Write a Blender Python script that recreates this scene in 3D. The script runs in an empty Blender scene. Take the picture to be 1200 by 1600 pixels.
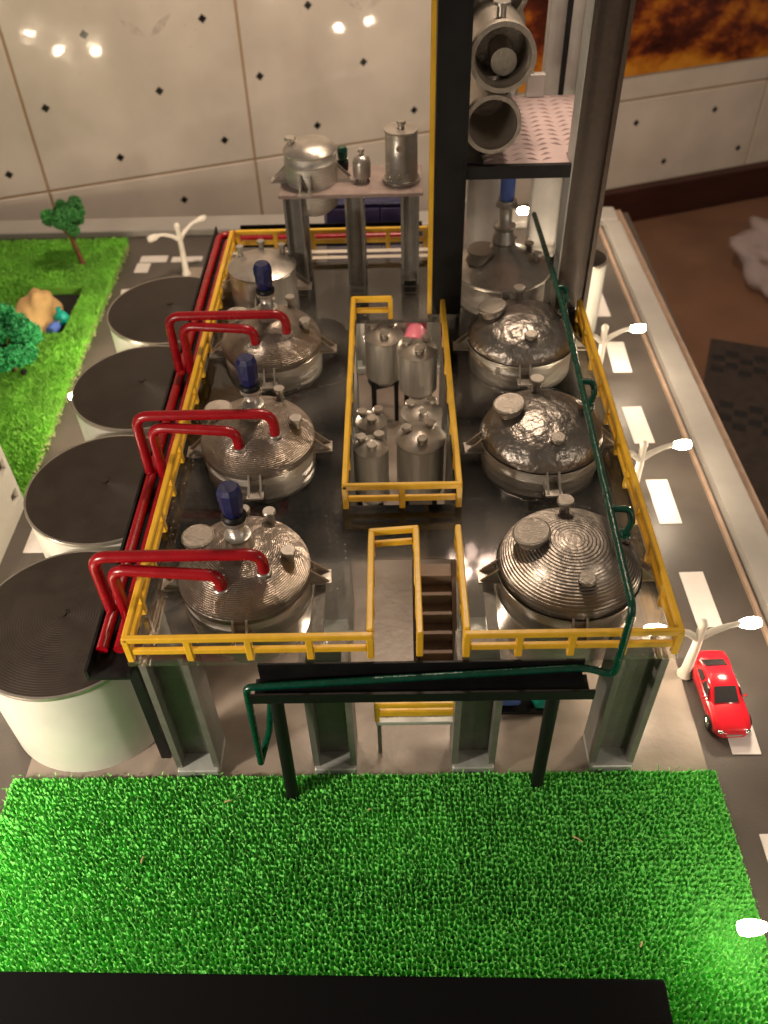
import bpy, math, random
import numpy as np
from mathutils import Vector, Matrix
random.seed(7); rng = np.random.default_rng(11)
R = math.radians
sc = bpy.context.scene
# 1 unit = about 10 cm of the real scale model
sc.unit_settings.scale_length = 0.1
# ------------------------------------------------------------------ camera
cam = bpy.data.cameras.new('camera'); co = bpy.data.objects.new('camera', cam)
sc.collection.objects.link(co); sc.camera = co
def cam_basis(pitch, yaw, roll):
    cy, sy = math.cos(yaw), math.sin(yaw)
    f = np.array([sy*math.cos(pitch), cy*math.cos(pitch), -math.sin(pitch)])
    r = np.array([cy, -sy, 0.]); u = np.cross(r, f); c, s = math.cos(roll), math.sin(roll)
    return c*r+s*u, -s*r+c*u, f
r_, u_, f_ = cam_basis(R(44.67), R(-1.267), R(-1.880))
m = Matrix(((r_[0], u_[0], -f_[0], -.0132), (r_[1], u_[1], -f_[1], -2.5324), (r_[2], u_[2], -f_[2], 4.6607), (0, 0, 0, 1)))
co.matrix_world = m
cam.sensor_fit = 'VERTICAL'; cam.sensor_height = 36; cam.lens = 36*1346.6/1600
cam.clip_start = .05; cam.clip_end = 200
cam.dof.use_dof = True; cam.dof.focus_distance = 4.75; cam.dof.aperture_fstop = 1.0
# ------------------------------------------------------------------ world, exposure
w = bpy.data.worlds.new('World'); sc.world = w; w.use_nodes = True
bg = w.node_tree.nodes['Background']; bg.inputs[0].default_value = (1, .80, .62, 1); bg.inputs[1].default_value = .06
sc.view_settings.view_transform = 'Standard'; sc.view_settings.look = 'None'; sc.view_settings.exposure = 1.38
sc.cycles.use_denoising = True
sc.cycles.max_bounces = 8; sc.cycles.transparent_max_bounces = 16; sc.cycles.sample_clamp_indirect = 6
def area(name, loc, target, size, power, col):
    l = bpy.data.lights.new(name, 'AREA'); l.shape = 'DISK'; l.size = size; l.energy = power; l.color = col
    o = bpy.data.objects.new(name, l); o.location = loc
    o.rotation_euler = (Vector(target)-Vector(loc)).to_track_quat('-Z', 'Y').to_euler(); sc.collection.objects.link(o); return o
WARM = (1, .80, .60)
area('tower_top_lamp', (1.3, 3.75, 4.9), (.9, 3.6, 2.2), .35, 15, WARM)
area('room_lamp', (.28, 4.9, 8.2), (-.6, 8.6, .3), 1.0, 185, (1, .765, .565))
area('turf_fill_left', (-3.7, -1.6, 2.3), (-2.0, -.75, .1), .4, 66, (1, .84, .68))  # added fill light, out of view, brightens the left turf and tank front
area('turf_fill_right', (5.0, -2.2, 3.6), (1.5, -.7, .2), .5, 22, (1, .84, .68))  # added fill light, out of view, lifts the right side of the turf
def point(name, loc, power, col, r=.035):
    l = bpy.data.lights.new(name, 'POINT'); l.energy = power; l.color = col; l.shadow_soft_size = r
    o = bpy.data.objects.new(name, l); o.location = loc; sc.collection.objects.link(o)
for p_ in ((-.44, 1.12, .78), (.46, 2.16, .78), (-.46, .55, .62), (.44, .60, .62), (-.42, 2.72, .72), (-.35, 3.75, .55), (.45, 3.4, .6)): point('under_deck_lamp', p_, 2.3, (1, .80, .60))
BULB = 78.0
# ------------------------------------------------------------------ materials
def mat(name, col, rough=.5, metal=0., bump=0., bscale=40., var=0., vscale=8., col2=None, spec=.5, coat=0., stretch=None, detail=3.):
    M = bpy.data.materials.new(name); M.use_nodes = True; nt = M.node_tree; n = nt.nodes; b = n['Principled BSDF']
    b.inputs['Base Color'].default_value = (*col, 1); b.inputs['Roughness'].default_value = rough
    b.inputs['Metallic'].default_value = metal; b.inputs['Specular IOR Level'].default_value = spec
    b.inputs['Coat Weight'].default_value = coat; b.inputs['Coat Roughness'].default_value = .08
    tc = n.new('ShaderNodeTexCoord'); vec = tc.outputs['Object']
    if stretch:
        mp = n.new('ShaderNodeMapping'); mp.inputs['Scale'].default_value = stretch; nt.links.new(vec, mp.inputs[0]); vec = mp.outputs[0]
    if var or col2:
        t = n.new('ShaderNodeTexNoise'); t.inputs['Scale'].default_value = vscale; t.inputs['Detail'].default_value = detail
        nt.links.new(vec, t.inputs['Vector'])
        rp = n.new('ShaderNodeValToRGB'); c2 = col2 or tuple(c*(1-var) for c in col)
        rp.color_ramp.elements[0].position = .35; rp.color_ramp.elements[1].position = .65
        rp.color_ramp.elements[0].color = (*c2, 1); rp.color_ramp.elements[1].color = (*col, 1)
        nt.links.new(t.outputs['Fac'], rp.inputs[0]); nt.links.new(rp.outputs[0], b.inputs['Base Color'])
        mr = n.new('ShaderNodeMapRange'); mr.inputs[3].default_value = rough*.8; mr.inputs[4].default_value = min(1, rough*1.25)
        nt.links.new(t.outputs['Fac'], mr.inputs[0]); nt.links.new(mr.outputs[0], b.inputs['Roughness'])
    if bump:
        t2 = n.new('ShaderNodeTexNoise'); t2.inputs['Scale'].default_value = bscale; t2.inputs['Detail'].default_value = 4
        nt.links.new(vec, t2.inputs['Vector'])
        bp = n.new('ShaderNodeBump'); bp.inputs['Strength'].default_value = bump; bp.inputs['Distance'].default_value = .02
        nt.links.new(t2.outputs['Fac'], bp.inputs['Height']); nt.links.new(bp.outputs[0], b.inputs['Normal'])
    return M
def emit(name, col, s):
    M = bpy.data.materials.new(name); M.use_nodes = True; n = M.node_tree.nodes; b = n['Principled BSDF']
    b.inputs['Base Color'].default_value = (.8, .8, .8, 1)
    b.inputs['Emission Color'].default_value = (*col, 1); b.inputs['Emission Strength'].default_value = s; return M
K = {}
K['asphalt'] = mat('asphalt', (.095, .080, .070), .42, bump=.12, bscale=60, var=.25, vscale=2.2)
K['pad'] = mat('pad', (.29, .24, .20), .36, bump=.12, bscale=22, var=.3, vscale=3)
K['kerb'] = mat('kerb', (.38, .27, .20), .5, var=.2)
K['rim'] = mat('rim', (.38, .36, .335), .4, bump=.06, bscale=6, var=.12, vscale=3)
K['marking'] = mat('marking', (.70, .655, .63), .6, bump=.1, bscale=30, var=.06)
K['white'] = mat('white', (.78, .74, .66), .45, bump=.05, bscale=30)
K['pale_grey'] = mat('pale_grey', (.50, .475, .45), .4, bump=.1, bscale=20, var=.15, vscale=5)
K['tank_white'] = mat('tank_white', (.62, .62, .565), .30, bump=.08, bscale=7, var=.08, vscale=4)
K['lid_dark'] = mat('lid_dark', (.036, .027, .021), .46, metal=.1, spec=.35, bump=.05, bscale=60, var=.2)
K['silver'] = mat('silver', (.50, .46, .41), .34, metal=.78, bump=.15, bscale=18, var=.25, vscale=7)
K['silver_streak'] = mat('silver_streak', (.58, .56, .51), .36, metal=.72, bump=.3, bscale=10, var=.22, vscale=6, stretch=(4, 4, .35))
K['silver_print'] = mat('silver_print', (.56, .53, .48), .38, metal=.68, bump=.25, bscale=16, var=.2, vscale=7, stretch=(1, 1, 14))
K['dome_metal'] = mat('dome_metal', (.34, .30, .26), .25, metal=.95, bump=.35, bscale=16, var=.3, vscale=6)
K['dome_ringed'] = mat('dome_ringed', (.32, .285, .25), .33, metal=.95, bump=.22, bscale=18, var=.3, vscale=6)
K['lid_ringed'] = mat('lid_ringed', (.34, .29, .245), .32, metal=.9, bump=.5, bscale=15, var=.3, vscale=5)
K['dome_wrinkle'] = mat('dome_wrinkle', (.34, .31, .28), .35, metal=.95, bump=1.0, bscale=13, var=.3, vscale=6)
K['disc_metal'] = mat('disc_metal', (.42, .38, .33), .36, metal=.85, bump=.35, bscale=24, stretch=(1, 9, 1))
K['column'] = mat('column', (.18, .172, .155), .4, metal=.15, bump=.18, bscale=30, var=.2, vscale=9)
K['block'] = mat('block', (.42, .44, .41), .4, metal=.2, bump=.12, bscale=25, var=.15)
K['black'] = mat('black', (.007, .007, .0075), .5, bump=.08, bscale=40, var=.3, spec=.3)
K['black_slab'] = mat('black_slab', (.004, .004, .0045), .85, spec=.05)
K['tower_lit_brown'] = mat('tower_lit_brown', (.062, .040, .027), .48, metal=.1, bump=.14, bscale=90, var=.25, vscale=30)  # lamplight on the dark right column put into a brown base colour
K['tower_black'] = mat('tower_black', (.040, .030, .022), .5, bump=.3, bscale=90, var=.3, vscale=30)
K['yellow'] = mat('yellow', (.80, .47, .03), .34, bump=.1, bscale=25, var=.16, vscale=9)
K['red'] = mat('red', (.31, .003, .009), .26, bump=.08, bscale=20, var=.2, vscale=8)
K['green_pipe'] = mat('green_pipe', (.0, .055, .032), .25, bump=.35, bscale=26, var=.25, vscale=18)
K['blue'] = mat('blue', (.005, .010, .080), .42, bump=.2, bscale=30, var=.25, vscale=14)
K['violet'] = mat('violet', (.085, .085, .26), .35, bump=.1, bscale=12, var=.3, vscale=3)  # navy cabinet front as lit, the light put into a paler colour
K['blue_light'] = mat('blue_light', (.08, .16, .55), .4, bump=.2, bscale=30)
K['teal'] = mat('teal', (.0, .36, .30), .35, bump=.15, bscale=30)
K['pump_red'] = mat('pump_red', (.72, .10, .14), .35, bump=.15, bscale=30)
K['pump_pink'] = mat('pump_pink', (.80, .22, .30), .3, bump=.15, bscale=30)
K['tread_brown'] = mat('tread_brown', (.20, .135, .095), .5, metal=.2, bump=.1, bscale=30, var=.2)
K['pink_plate'] = mat('pink_plate', (.46, .35, .345), .5, bump=.06, bscale=40, var=.1)
K['brown_plate'] = mat('brown_plate', (.34, .26, .235), .38, metal=.2, bump=.2, bscale=60, var=.25)
K['car_red'] = mat('car_red', (.62, .010, .022), .22, coat=.8, var=.08)
K['glass_dark'] = mat('glass_dark', (.03, .028, .03), .12, spec=.7)
K['chrome'] = mat('chrome', (.7, .68, .65), .18, metal=1.)
K['rubber'] = mat('rubber', (.012, .012, .012), .7)
K['bark'] = mat('bark', (.20, .065, .03), .75, bump=.5, bscale=30, var=.4)
K['leaf_dark'] = mat('leaf_dark', (.045, .24, .05), .7, var=.45, vscale=9)
K['leaf_mint'] = mat('leaf_mint', (.035, .42, .13), .7, var=.4, vscale=9)
K['lawn_base'] = mat('lawn_base', (.20, .54, .05), .9, bump=.6, bscale=60, var=.25, vscale=5)
K['lawn'] = mat('lawn', (.27, .70, .08), .8, var=.3, vscale=3.5)
K['lawn_edge'] = mat('lawn_edge', (.35, .42, .18), .9, bump=.5, bscale=50, var=.4, vscale=30)
K['turf'] = mat('turf', (.21, .76, .13), .7, var=.3, vscale=40, col2=(.10, .58, .085))
K['fibre'] = mat('fibre', (.28, .76, .13), .5, var=.3, vscale=25, col2=(.14, .64, .10))
K['turf_base'] = mat('turf_base', (.006, .07, .008), .9)
K['straw'] = mat('straw', (.55, .38, .2), .8)
K['sand'] = mat('sand', (.62, .40, .17), .85, bump=.4, bscale=12, var=.15)
K['soil'] = mat('soil', (.012, .010, .009), .9)
K['building'] = mat('building', (.72, .70, .64), .6, bump=.06, bscale=20, var=.08)
K['grout'] = mat('grout', (.40, .27, .15), .8)
K['tile'] = mat('tile', (.71, .645, .57), .055, bump=.05, bscale=7, var=.15, vscale=1.3, spec=.5, detail=5)
K['inlay'] = mat('inlay', (.02, .02, .018), .15, var=.2)
K['motif'] = mat('motif', (.50, .44, .40), .12, var=.35, vscale=14, col2=(.64, .575, .50))
K['skirting'] = mat('skirting', (.055, .014, .010), .4, var=.4, vscale=3, stretch=(.6, .6, 8))
K['floor'] = mat('floor', (.19, .097, .057), .5, bump=.05, bscale=6, var=.22, vscale=1.3)
def film():
    M = mat('bag', (.62, .54, .56), .22, bump=.9, bscale=7, spec=.7); nt = M.node_tree; n = nt.nodes; b = n['Principled BSDF']
    tr = n.new('ShaderNodeBsdfTransparent'); mx = n.new('ShaderNodeMixShader'); mx.inputs[0].default_value = .38
    nt.links.new(tr.outputs[0], mx.inputs[1]); nt.links.new(b.outputs[0], mx.inputs[2]); nt.links.new(mx.outputs[0], n['Material Output'].inputs[0]); return M
K['bag'] = film()
K['mat_dark'] = mat('mat_dark', (.045, .032, .026), .7, var=.3)
K['mat_check'] = mat('mat_check', (.012, .011, .013), .6)
K['bulb'] = emit('bulb', (1, .81, .58), BULB)
K['bulb_dim'] = emit('bulb_dim', (1, .83, .62), BULB*.42)
K['lamp_pipe'] = mat('lamp_pipe', (.60, .58, .54), .35, metal=.5, bump=.1, bscale=10)
def acrylic():
    M = bpy.data.materials.new('acrylic'); M.use_nodes = True; nt = M.node_tree; n = nt.nodes; L = nt.links
    n.remove(n['Principled BSDF']); out = n['Material Output']
    tr = n.new('ShaderNodeBsdfTransparent'); tr.inputs[0].default_value = (.975, .965, .945, 1)
    gl = n.new('ShaderNodeBsdfGlossy'); gl.inputs['Roughness'].default_value = .04; gl.inputs[0].default_value = (1, 1, 1, 1)
    fr = n.new('ShaderNodeFresnel'); fr.inputs[0].default_value = 1.49
    mx = n.new('ShaderNodeMixShader'); L.new(fr.outputs[0], mx.inputs[0]); L.new(tr.outputs[0], mx.inputs[1]); L.new(gl.outputs[0], mx.inputs[2])
    df = n.new('ShaderNodeBsdfDiffuse'); df.inputs[0].default_value = (.7, .66, .6, 1)
    tc = n.new('ShaderNodeTexCoord'); t = n.new('ShaderNodeTexNoise'); t.inputs['Scale'].default_value = 45; t.inputs['Detail'].default_value = 2
    L.new(tc.outputs['Object'], t.inputs['Vector'])
    t2 = n.new('ShaderNodeTexNoise'); t2.inputs['Scale'].default_value = 2.5; t2.inputs['Detail'].default_value = 4; L.new(tc.outputs['Object'], t2.inputs['Vector'])
    a = n.new('ShaderNodeMapRange'); a.inputs[1].default_value = .70; a.inputs[2].default_value = .78; a.inputs[4].default_value = .35; L.new(t.outputs['Fac'], a.inputs[0])
    b = n.new('ShaderNodeMapRange'); b.inputs[1].default_value = .45; b.inputs[2].default_value = .75; b.inputs[4].default_value = .045; L.new(t2.outputs['Fac'], b.inputs[0])
    ad = n.new('ShaderNodeMath'); ad.operation = 'ADD'; L.new(a.outputs[0], ad.inputs[0]); L.new(b.outputs[0], ad.inputs[1])
    m2 = n.new('ShaderNodeMixShader'); L.new(ad.outputs[0], m2.inputs[0]); L.new(mx.outputs[0], m2.inputs[1]); L.new(df.outputs[0], m2.inputs[2])
    L.new(m2.outputs[0], out.inputs[0]); return M
K['acrylic'] = acrylic()
def mural():
    M = bpy.data.materials.new('mural'); M.use_nodes = True; nt = M.node_tree; n = nt.nodes; L = nt.links; b = n['Principled BSDF']
    b.inputs['Roughness'].default_value = .22
    tc = n.new('ShaderNodeTexCoord'); mp = n.new('ShaderNodeMapping'); mp.inputs['Scale'].default_value = (1.0, 1, 1.5); mp.inputs['Rotation'].default_value = (0, R(-28), 0)
    mp.inputs['Location'].default_value = (.55, 0, .3)
    L.new(tc.outputs['Object'], mp.inputs[0])
    t = n.new('ShaderNodeTexNoise'); t.inputs['Scale'].default_value = 1.15; t.inputs['Detail'].default_value = 7; t.inputs['Roughness'].default_value = .62; t.inputs['Distortion'].default_value = .15
    L.new(mp.outputs[0], t.inputs['Vector']); rp = n.new('ShaderNodeValToRGB'); e = rp.color_ramp.elements
    e[0].position = .36; e[0].color = (.025, .006, .004, 1); e[1].position = .68; e[1].color = (.66, .28, .03, 1)
    for p_, c_ in ((.47, (.10, .02, .009, 1)), (.52, (.26, .06, .012, 1)), (.58, (.46, .15, .014, 1))):
        k = e.new(p_); k.color = c_
    sx = n.new('ShaderNodeSeparateXYZ'); L.new(tc.outputs['Object'], sx.inputs[0])
    mz = n.new('ShaderNodeMapRange'); mz.inputs[1].default_value = .40; mz.inputs[2].default_value = .85; mz.inputs[3].default_value = .15; mz.inputs[4].default_value = -.05; L.new(sx.outputs[2], mz.inputs[0])
    ad = n.new('ShaderNodeMath'); ad.operation = 'ADD'; L.new(t.outputs['Fac'], ad.inputs[0]); L.new(mz.outputs[0], ad.inputs[1])
    L.new(ad.outputs[0], rp.inputs[0]); L.new(rp.outputs[0], b.inputs['Base Color']); return M
K['mural'] = mural()
# ------------------------------------------------------------------ mesh helpers
class MB:
    def __init__(s): s.v = []; s.f = []; s.sm = []
    def add(s, vs, fs, smooth=False):
        o = len(s.v); s.v += [tuple(x) for x in vs]; s.f += [tuple(i+o for i in f) for f in fs]; s.sm += [smooth]*len(fs); return s
    def box(s, x0, x1, y0, y1, z0, z1, M=None):
        vs = [(x, y, z) for z in (z0, z1) for y in (y0, y1) for x in (x0, x1)]
        if M is not None: vs = [M @ Vector(v) for v in vs]
        return s.add(vs, [(0, 2, 3, 1), (4, 5, 7, 6), (0, 1, 5, 4), (2, 6, 7, 3), (0, 4, 6, 2), (1, 3, 7, 5)])
    def bbox(s, x0, x1, y0, y1, z0, z1, b=.006, M=None):      # chamfered box
        vs = []
        for z, i in ((z0, b), (z0+b, 0), (z1-b, 0), (z1, b)):
            xa, xb, ya, yb = x0+i, x1-i, y0+i, y1-i; c = b
            vs += [(xa+c, ya, z), (xb-c, ya, z), (xb, ya+c, z), (xb, yb-c, z), (xb-c, yb, z), (xa+c, yb, z), (xa, yb-c, z), (xa, ya+c, z)]
        if M is not None: vs = [M @ Vector(v) for v in vs]
        fs = [tuple(range(7, -1, -1)), tuple(range(24, 32))]
        for k in range(3):
            for j in range(8): fs.append((k*8+j, k*8+(j+1) % 8, k*8+8+(j+1) % 8, k*8+8+j))
        return s.add(vs, fs)
    def lathe(s, segs, n=32, o=(0, 0, 0), M=None, cap0=False, cap1=False):
        # segs: list of smooth profiles [(r, z), ...]; sharp between profiles
        for prof in segs:
            vs = []; fs = []
            for r, z in prof:
                for k in range(n):
                    a = 2*math.pi*k/n; v = Vector((r*math.cos(a), r*math.sin(a), z))
                    v = (M @ v if M is not None else v)+Vector(o); vs.append(v)
            for i in range(len(prof)-1):
                for k in range(n):
                    fs.append((i*n+k, i*n+(k+1) % n, (i+1)*n+(k+1) % n, (i+1)*n+k))
            s.add(vs, fs, True)
        for flag, (r, z), rev in ((cap0, segs[0][0], True), (cap1, segs[-1][-1], False)):
            if flag:
                vs = [(M @ Vector((r*math.cos(2*math.pi*k/n), r*math.sin(2*math.pi*k/n), z)) if M is not None else Vector((r*math.cos(2*math.pi*k/n), r*math.sin(2*math.pi*k/n), z)))+Vector(o) for k in range(n)]
                s.add(vs, [tuple(range(n-1, -1, -1)) if rev else tuple(range(n))])
        return s
    def cyl(s, p0, p1, r0, r1=None, n=16, cap=True):
        r1 = r0 if r1 is None else r1; p0 = Vector(p0); p1 = Vector(p1); d = p1-p0; q = d.to_track_quat('Z', 'Y').to_matrix()
        return s.lathe([[(r0, 0), (r1, d.length)]], n, p0, q, cap, cap)
    def tube(s, pts, r, n=12, rr=None, fil=0.0):
        P = fillet([Vector(p) for p in pts], fil) if fil else [Vector(p) for p in pts]
        rad = rr or [r]*len(P); vs = []; fs = []; up = None
        for i, p in enumerate(P):
            t = (P[min(i+1, len(P)-1)]-P[max(i-1, 0)]).normalized()
            if up is None: up = t.orthogonal().normalized()
            up = (up-t*up.dot(t)).normalized(); b = t.cross(up)
            for k in range(n):
                a = 2*math.pi*k/n; vs.append(p+(up*math.cos(a)+b*math.sin(a))*rad[i])
        for i in range(len(P)-1):
            for k in range(n): fs.append((i*n+k, i*n+(k+1) % n, (i+1)*n+(k+1) % n, (i+1)*n+k))
        s.add(vs, fs, True); s.add(vs[:n], [tuple(range(n-1, -1, -1))]); s.add(vs[-n:], [tuple(range(n))]); return s
    def ball(s, c, rx, ry, rz, nu=12, nv=8, M=None):
        vs = [];fs = []
        for j in range(nv+1):
            t = math.pi*j/nv
            for k in range(nu):
                a = 2*math.pi*k/nu; v = Vector((rx*math.sin(t)*math.cos(a), ry*math.sin(t)*math.sin(a), rz*math.cos(t)))
                vs.append((M @ v if M is not None else v)+Vector(c))
        for j in range(nv):
            for k in range(nu): fs.append((j*nu+k, (j+1)*nu+k, (j+1)*nu+(k+1) % nu, j*nu+(k+1) % nu))
        return s.add(vs, fs, True)
    def grid_plate(s, us, vs_, holes, t0, t1, fn):
        # flat plate of cells us x vs_, cells whose centre is in a hole left out; fn(u, v, t) -> point
        nu, nv = len(us)-1, len(vs_)-1
        keep = [[not any(h[0] < (us[i]+us[i+1])/2 < h[1] and h[2] < (vs_[j]+vs_[j+1])/2 < h[3] for h in holes) for j in range(nv)] for i in range(nu)]
        V = [fn(u, v, t) for t in (t0, t1) for v in vs_ for u in us]; W = nu+1; N = W*(nv+1); F = []
        g = lambda i, j: 0 <= i < nu and 0 <= j < nv and keep[i][j]
        for i in range(nu):
            for j in range(nv):
                if not keep[i][j]: continue
                a, b, c, d = j*W+i, j*W+i+1, (j+1)*W+i+1, (j+1)*W+i
                F += [(d, c, b, a), (a+N, b+N, c+N, d+N)]
                if not g(i, j-1): F.append((a, b, b+N, a+N))
                if not g(i, j+1): F.append((c, d, d+N, c+N))
                if not g(i-1, j): F.append((d, a, a+N, d+N))
                if not g(i+1, j): F.append((b, c, c+N, b+N))
        return s.add(V, F)
    def mesh(s, name, m):
        me = bpy.data.meshes.new(name); me.from_pydata(s.v, [], s.f); me.polygons.foreach_set('use_smooth', s.sm)
        if m is not None: me.materials.append(K[m])
        me.update(); return me
def fillet(P, rad, n=6):
    out = [P[0]]
    for i in range(1, len(P)-1):
        a = (P[i-1]-P[i]); b = (P[i+1]-P[i]); d = min(rad, a.length*.45, b.length*.45)
        p, q = P[i]+a.normalized()*d, P[i]+b.normalized()*d
        for k in range(n+1):
            t = k/n; out.append(p*(1-t)**2+P[i]*2*t*(1-t)+q*t*t)
    out.append(P[-1]); return out
C = sc.collection.objects
def link(name, me, parent=None, loc=(0, 0, 0), rz=0):
    o = bpy.data.objects.new(name, me); C.link(o); o.location = loc; o.rotation_euler = (0, 0, rz)
    if parent is not None: o.parent = parent
    return o
def part(name, b, m, parent, label=None, loc=(0, 0, 0), kind=None):
    o = link(name, b.mesh(name, m) if isinstance(b, MB) else b, parent, loc)
    if label: o['label'] = label
    if kind: o['kind'] = kind
    return o
def tag(o, label, cat, group=None):
    o['label'] = label; o['category'] = cat
    if group: o['group'] = group
    return o
def thing(name, label, cat, loc=(0, 0, 0), rz=0, group=None):
    return tag(link(name, None, None, loc, rz), label, cat, group)
def struct(name, b, m, label=None, kind='structure'):
    o = link(name, b.mesh(name, m)); o['kind'] = kind
    if label: o['label'] = label
    return o
def copy_tree(o, parent=None):
    c = o.copy(); C.link(c); c.parent = parent
    for ch in list(o.children): copy_tree(ch, c)
    return c
def dup(o, loc, label, rz=None):
    c = copy_tree(o); c.location = loc; c['label'] = label
    if rz is not None: c.rotation_euler = (0, 0, rz)
    return c
# ================================================================== SETTING
ZF = -1.8
fl = MB(); fl.add([(-12, -8, ZF), (14, -8, ZF), (14, 16, ZF), (-12, 16, ZF)], [(0, 1, 2, 3)]); struct('floor', fl, 'floor')
# tiled wall, turned 18.5 degrees against the model
WA = Vector((3.896, 10.622, 0)); We = Vector((.94835, .31723, 0)); Wn = Vector((.31723, -.94835, 0))
wall_ = thing('tiled_wall', 'cream tiled wall behind the model with small black diamond inlays', 'wall', WA, math.atan2(We.y, We.x))
part('grout', MB().box(-12, 7, .02, .1, ZF, 6), 'grout', wall_)
diam = [(-9.008, .333), (-8.379, 1.022), (-7.752, 1.735), (-7.675, .338), (-7.046, 1.041), (-6.404, 1.753), (-6.999, -.32), (-6.358, .357), (-5.811, 1.053), (-5.131, .366), (-4.472, 1.053), (-5.137, 1.761), (-3.792, .377), (-.312, -.278), (1.023, -.269), (1.63, -.933), (.303, -.94), (-9.1, 1.76), (-3.15, 1.05), (2.3, -.28)]
TW, TH = 2.62, 2.78; g_ = .014
for i in range(-5, 6):
    for j in range(-1, 2):
        x0 = .0-.76+TW*i; z0 = .055+TH*j
        if x0 > 6 or x0 < -12: continue
        zz0 = max(z0+g_, ZF+.56)
        t = part('tile', MB().bbox(x0+g_, x0+TW-g_, 0, .05, zz0, z0+TH-g_, .008), 'tile', wall_)
        lf_ = MB(); cx_, cz_ = x0+1.57, z0+1.70
        for sg in (-1, 1):
            P0 = Vector((cx_+sg*.03, 0, cz_-.12)); ax = Vector((sg*.78, 0, .62)).normalized(); nx_ = Vector((-ax.z, 0, ax.x)); pts = []
            for k in range(7):
                t_ = k/6; pts.append((P0+ax*.34*t_, .055*math.sin(math.pi*t_)**.8*(1-.4*t_)))
            vs = [(p+nx_*w2) for p, w2 in pts]+[(p-nx_*w2) for p, w2 in pts]
            lf_.add([(v.x, -.0009, v.z) for v in vs], [(i, i+1, i+8, i+7) for i in range(6)])
        for k in range(14):
            ax_, az_ = cx_+rng.uniform(-.9, .9), cz_+rng.uniform(-.55, .35); q = rng.uniform(.006, .013)
            lf_.add([(ax_-q, -.0009, az_), (ax_, -.0009, az_-q), (ax_+q, -.0009, az_), (ax_, -.0009, az_+q)], [(0, 1, 2, 3)])
        if zz0 == z0+g_: part('printed_motif', lf_, 'motif', t)
        for s_, z_ in diam:
            if x0 < s_ < x0+TW and z0 < z_ < z0+TH:
                q = .052; part('inlay', MB().add([(s_-q, -.002, z_), (s_, -.002, z_-q), (s_+q, -.002, z_), (s_, -.002, z_+q), (s_-q, .004, z_), (s_, .004, z_-q), (s_+q, .004, z_), (s_, .004, z_+q)],
                    [(0, 1, 2, 3), (0, 4, 5, 1), (1, 5, 6, 2), (2, 6, 7, 3), (3, 7, 4, 0)]), 'inlay', t)
part('skirting', MB().bbox(-12, 7, -.12, .02, ZF, ZF+.55, .02), 'skirting', wall_)
mu = tag(link('wall_picture', MB().bbox(-2.75, 3.2, -.02, -.003, .40, 3.4, .004).mesh('wall_picture', 'mural'), None, WA, math.atan2(We.y, We.x)), 'orange and dark brown fiery picture on the tiled wall', 'picture')
# base board
struct('base_board', MB().box(-6.0, 2.74, -2.2, 7.1, -.26, -.004), 'asphalt')
rd = thing('road', 'dark grey road sheet of the model base with white dashes', 'road'); del rd['category']; rd['kind'] = 'structure'
part('road_surface', MB().box(-5.9, 2.42, -2.1, 6.75, -.004, 0), 'asphalt', rd)
for i in range(8):
    y = 5.353-.96*(i-0); 
    dy = (0, .02, -.015, .01, 0, .015, 0, 0)[i]
    M_ = Matrix.Translation((2.035+(.03 if i in (1, 4) else 0), y-.24+dy, 0)) @ Matrix.Rotation(R((1, -2, 1.5, 0, 1, -1, 0, 0)[i]), 4, 'Z')
    part('road_dash', MB().bbox(-.085, .085, -.245, .245, 0, .008, .003, M_), 'marking', rd)
for (x, y, a, l, w_) in ((-2.29, 6.20, 90, .17, .055), (-2.66, 6.22, 90, .15, .07), (-2.75, 6.03, 0, .10, .075), (-2.78, 5.45, 8, .14, .085), (-2.72, 1.05, 0, .24, .085), (-2.72, 2.05, 0, .24, .085)):
    M_ = Matrix.Translation((x, y, 0)) @ Matrix.Rotation(R(a), 4, 'Z')
    part('road_dash', MB().bbox(-w_, w_, -l, l, 0, .008, .003, M_), 'marking', rd)
struct('plot_pavement', MB().bbox(-2.24, 1.775, -.06, 6.0, 0, .016, .006), 'pad')
kb = thing('base_rim', 'pale raised rim along the edge of the model base', 'rim'); del kb['category']; kb['kind'] = 'structure'
def skewbar(xa0, xb0, xa1, xb1, y0, y1, z0, z1):
    return MB().add([(xa0, y0, z0), (xb0, y0, z0), (xb1, y1, z0), (xa1, y1, z0), (xa0, y0, z1), (xb0, y0, z1), (xb1, y1, z1), (xa1, y1, z1)],
                    [(3, 2, 1, 0), (4, 5, 6, 7), (0, 1, 5, 4), (1, 2, 6, 5), (2, 3, 7, 6), (3, 0, 4, 7)])
part('inner_strip', skewbar(2.44, 2.47, 2.32, 2.35, -2, 6.7, .0, .03), 'kerb', kb)
part('rim_bar', skewbar(2.50, 2.74, 2.38, 2.56, -2, 6.72, .0, .085), 'rim', kb)
part('outer_board', skewbar(2.742, 2.83, 2.562, 2.65, -2, 7.1, -.26, .03), 'kerb', kb)
part('rim_bar', MB().bbox(-5.9, 2.558, 6.75, 7.08, 0, .085, .012), 'rim', kb)
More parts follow.
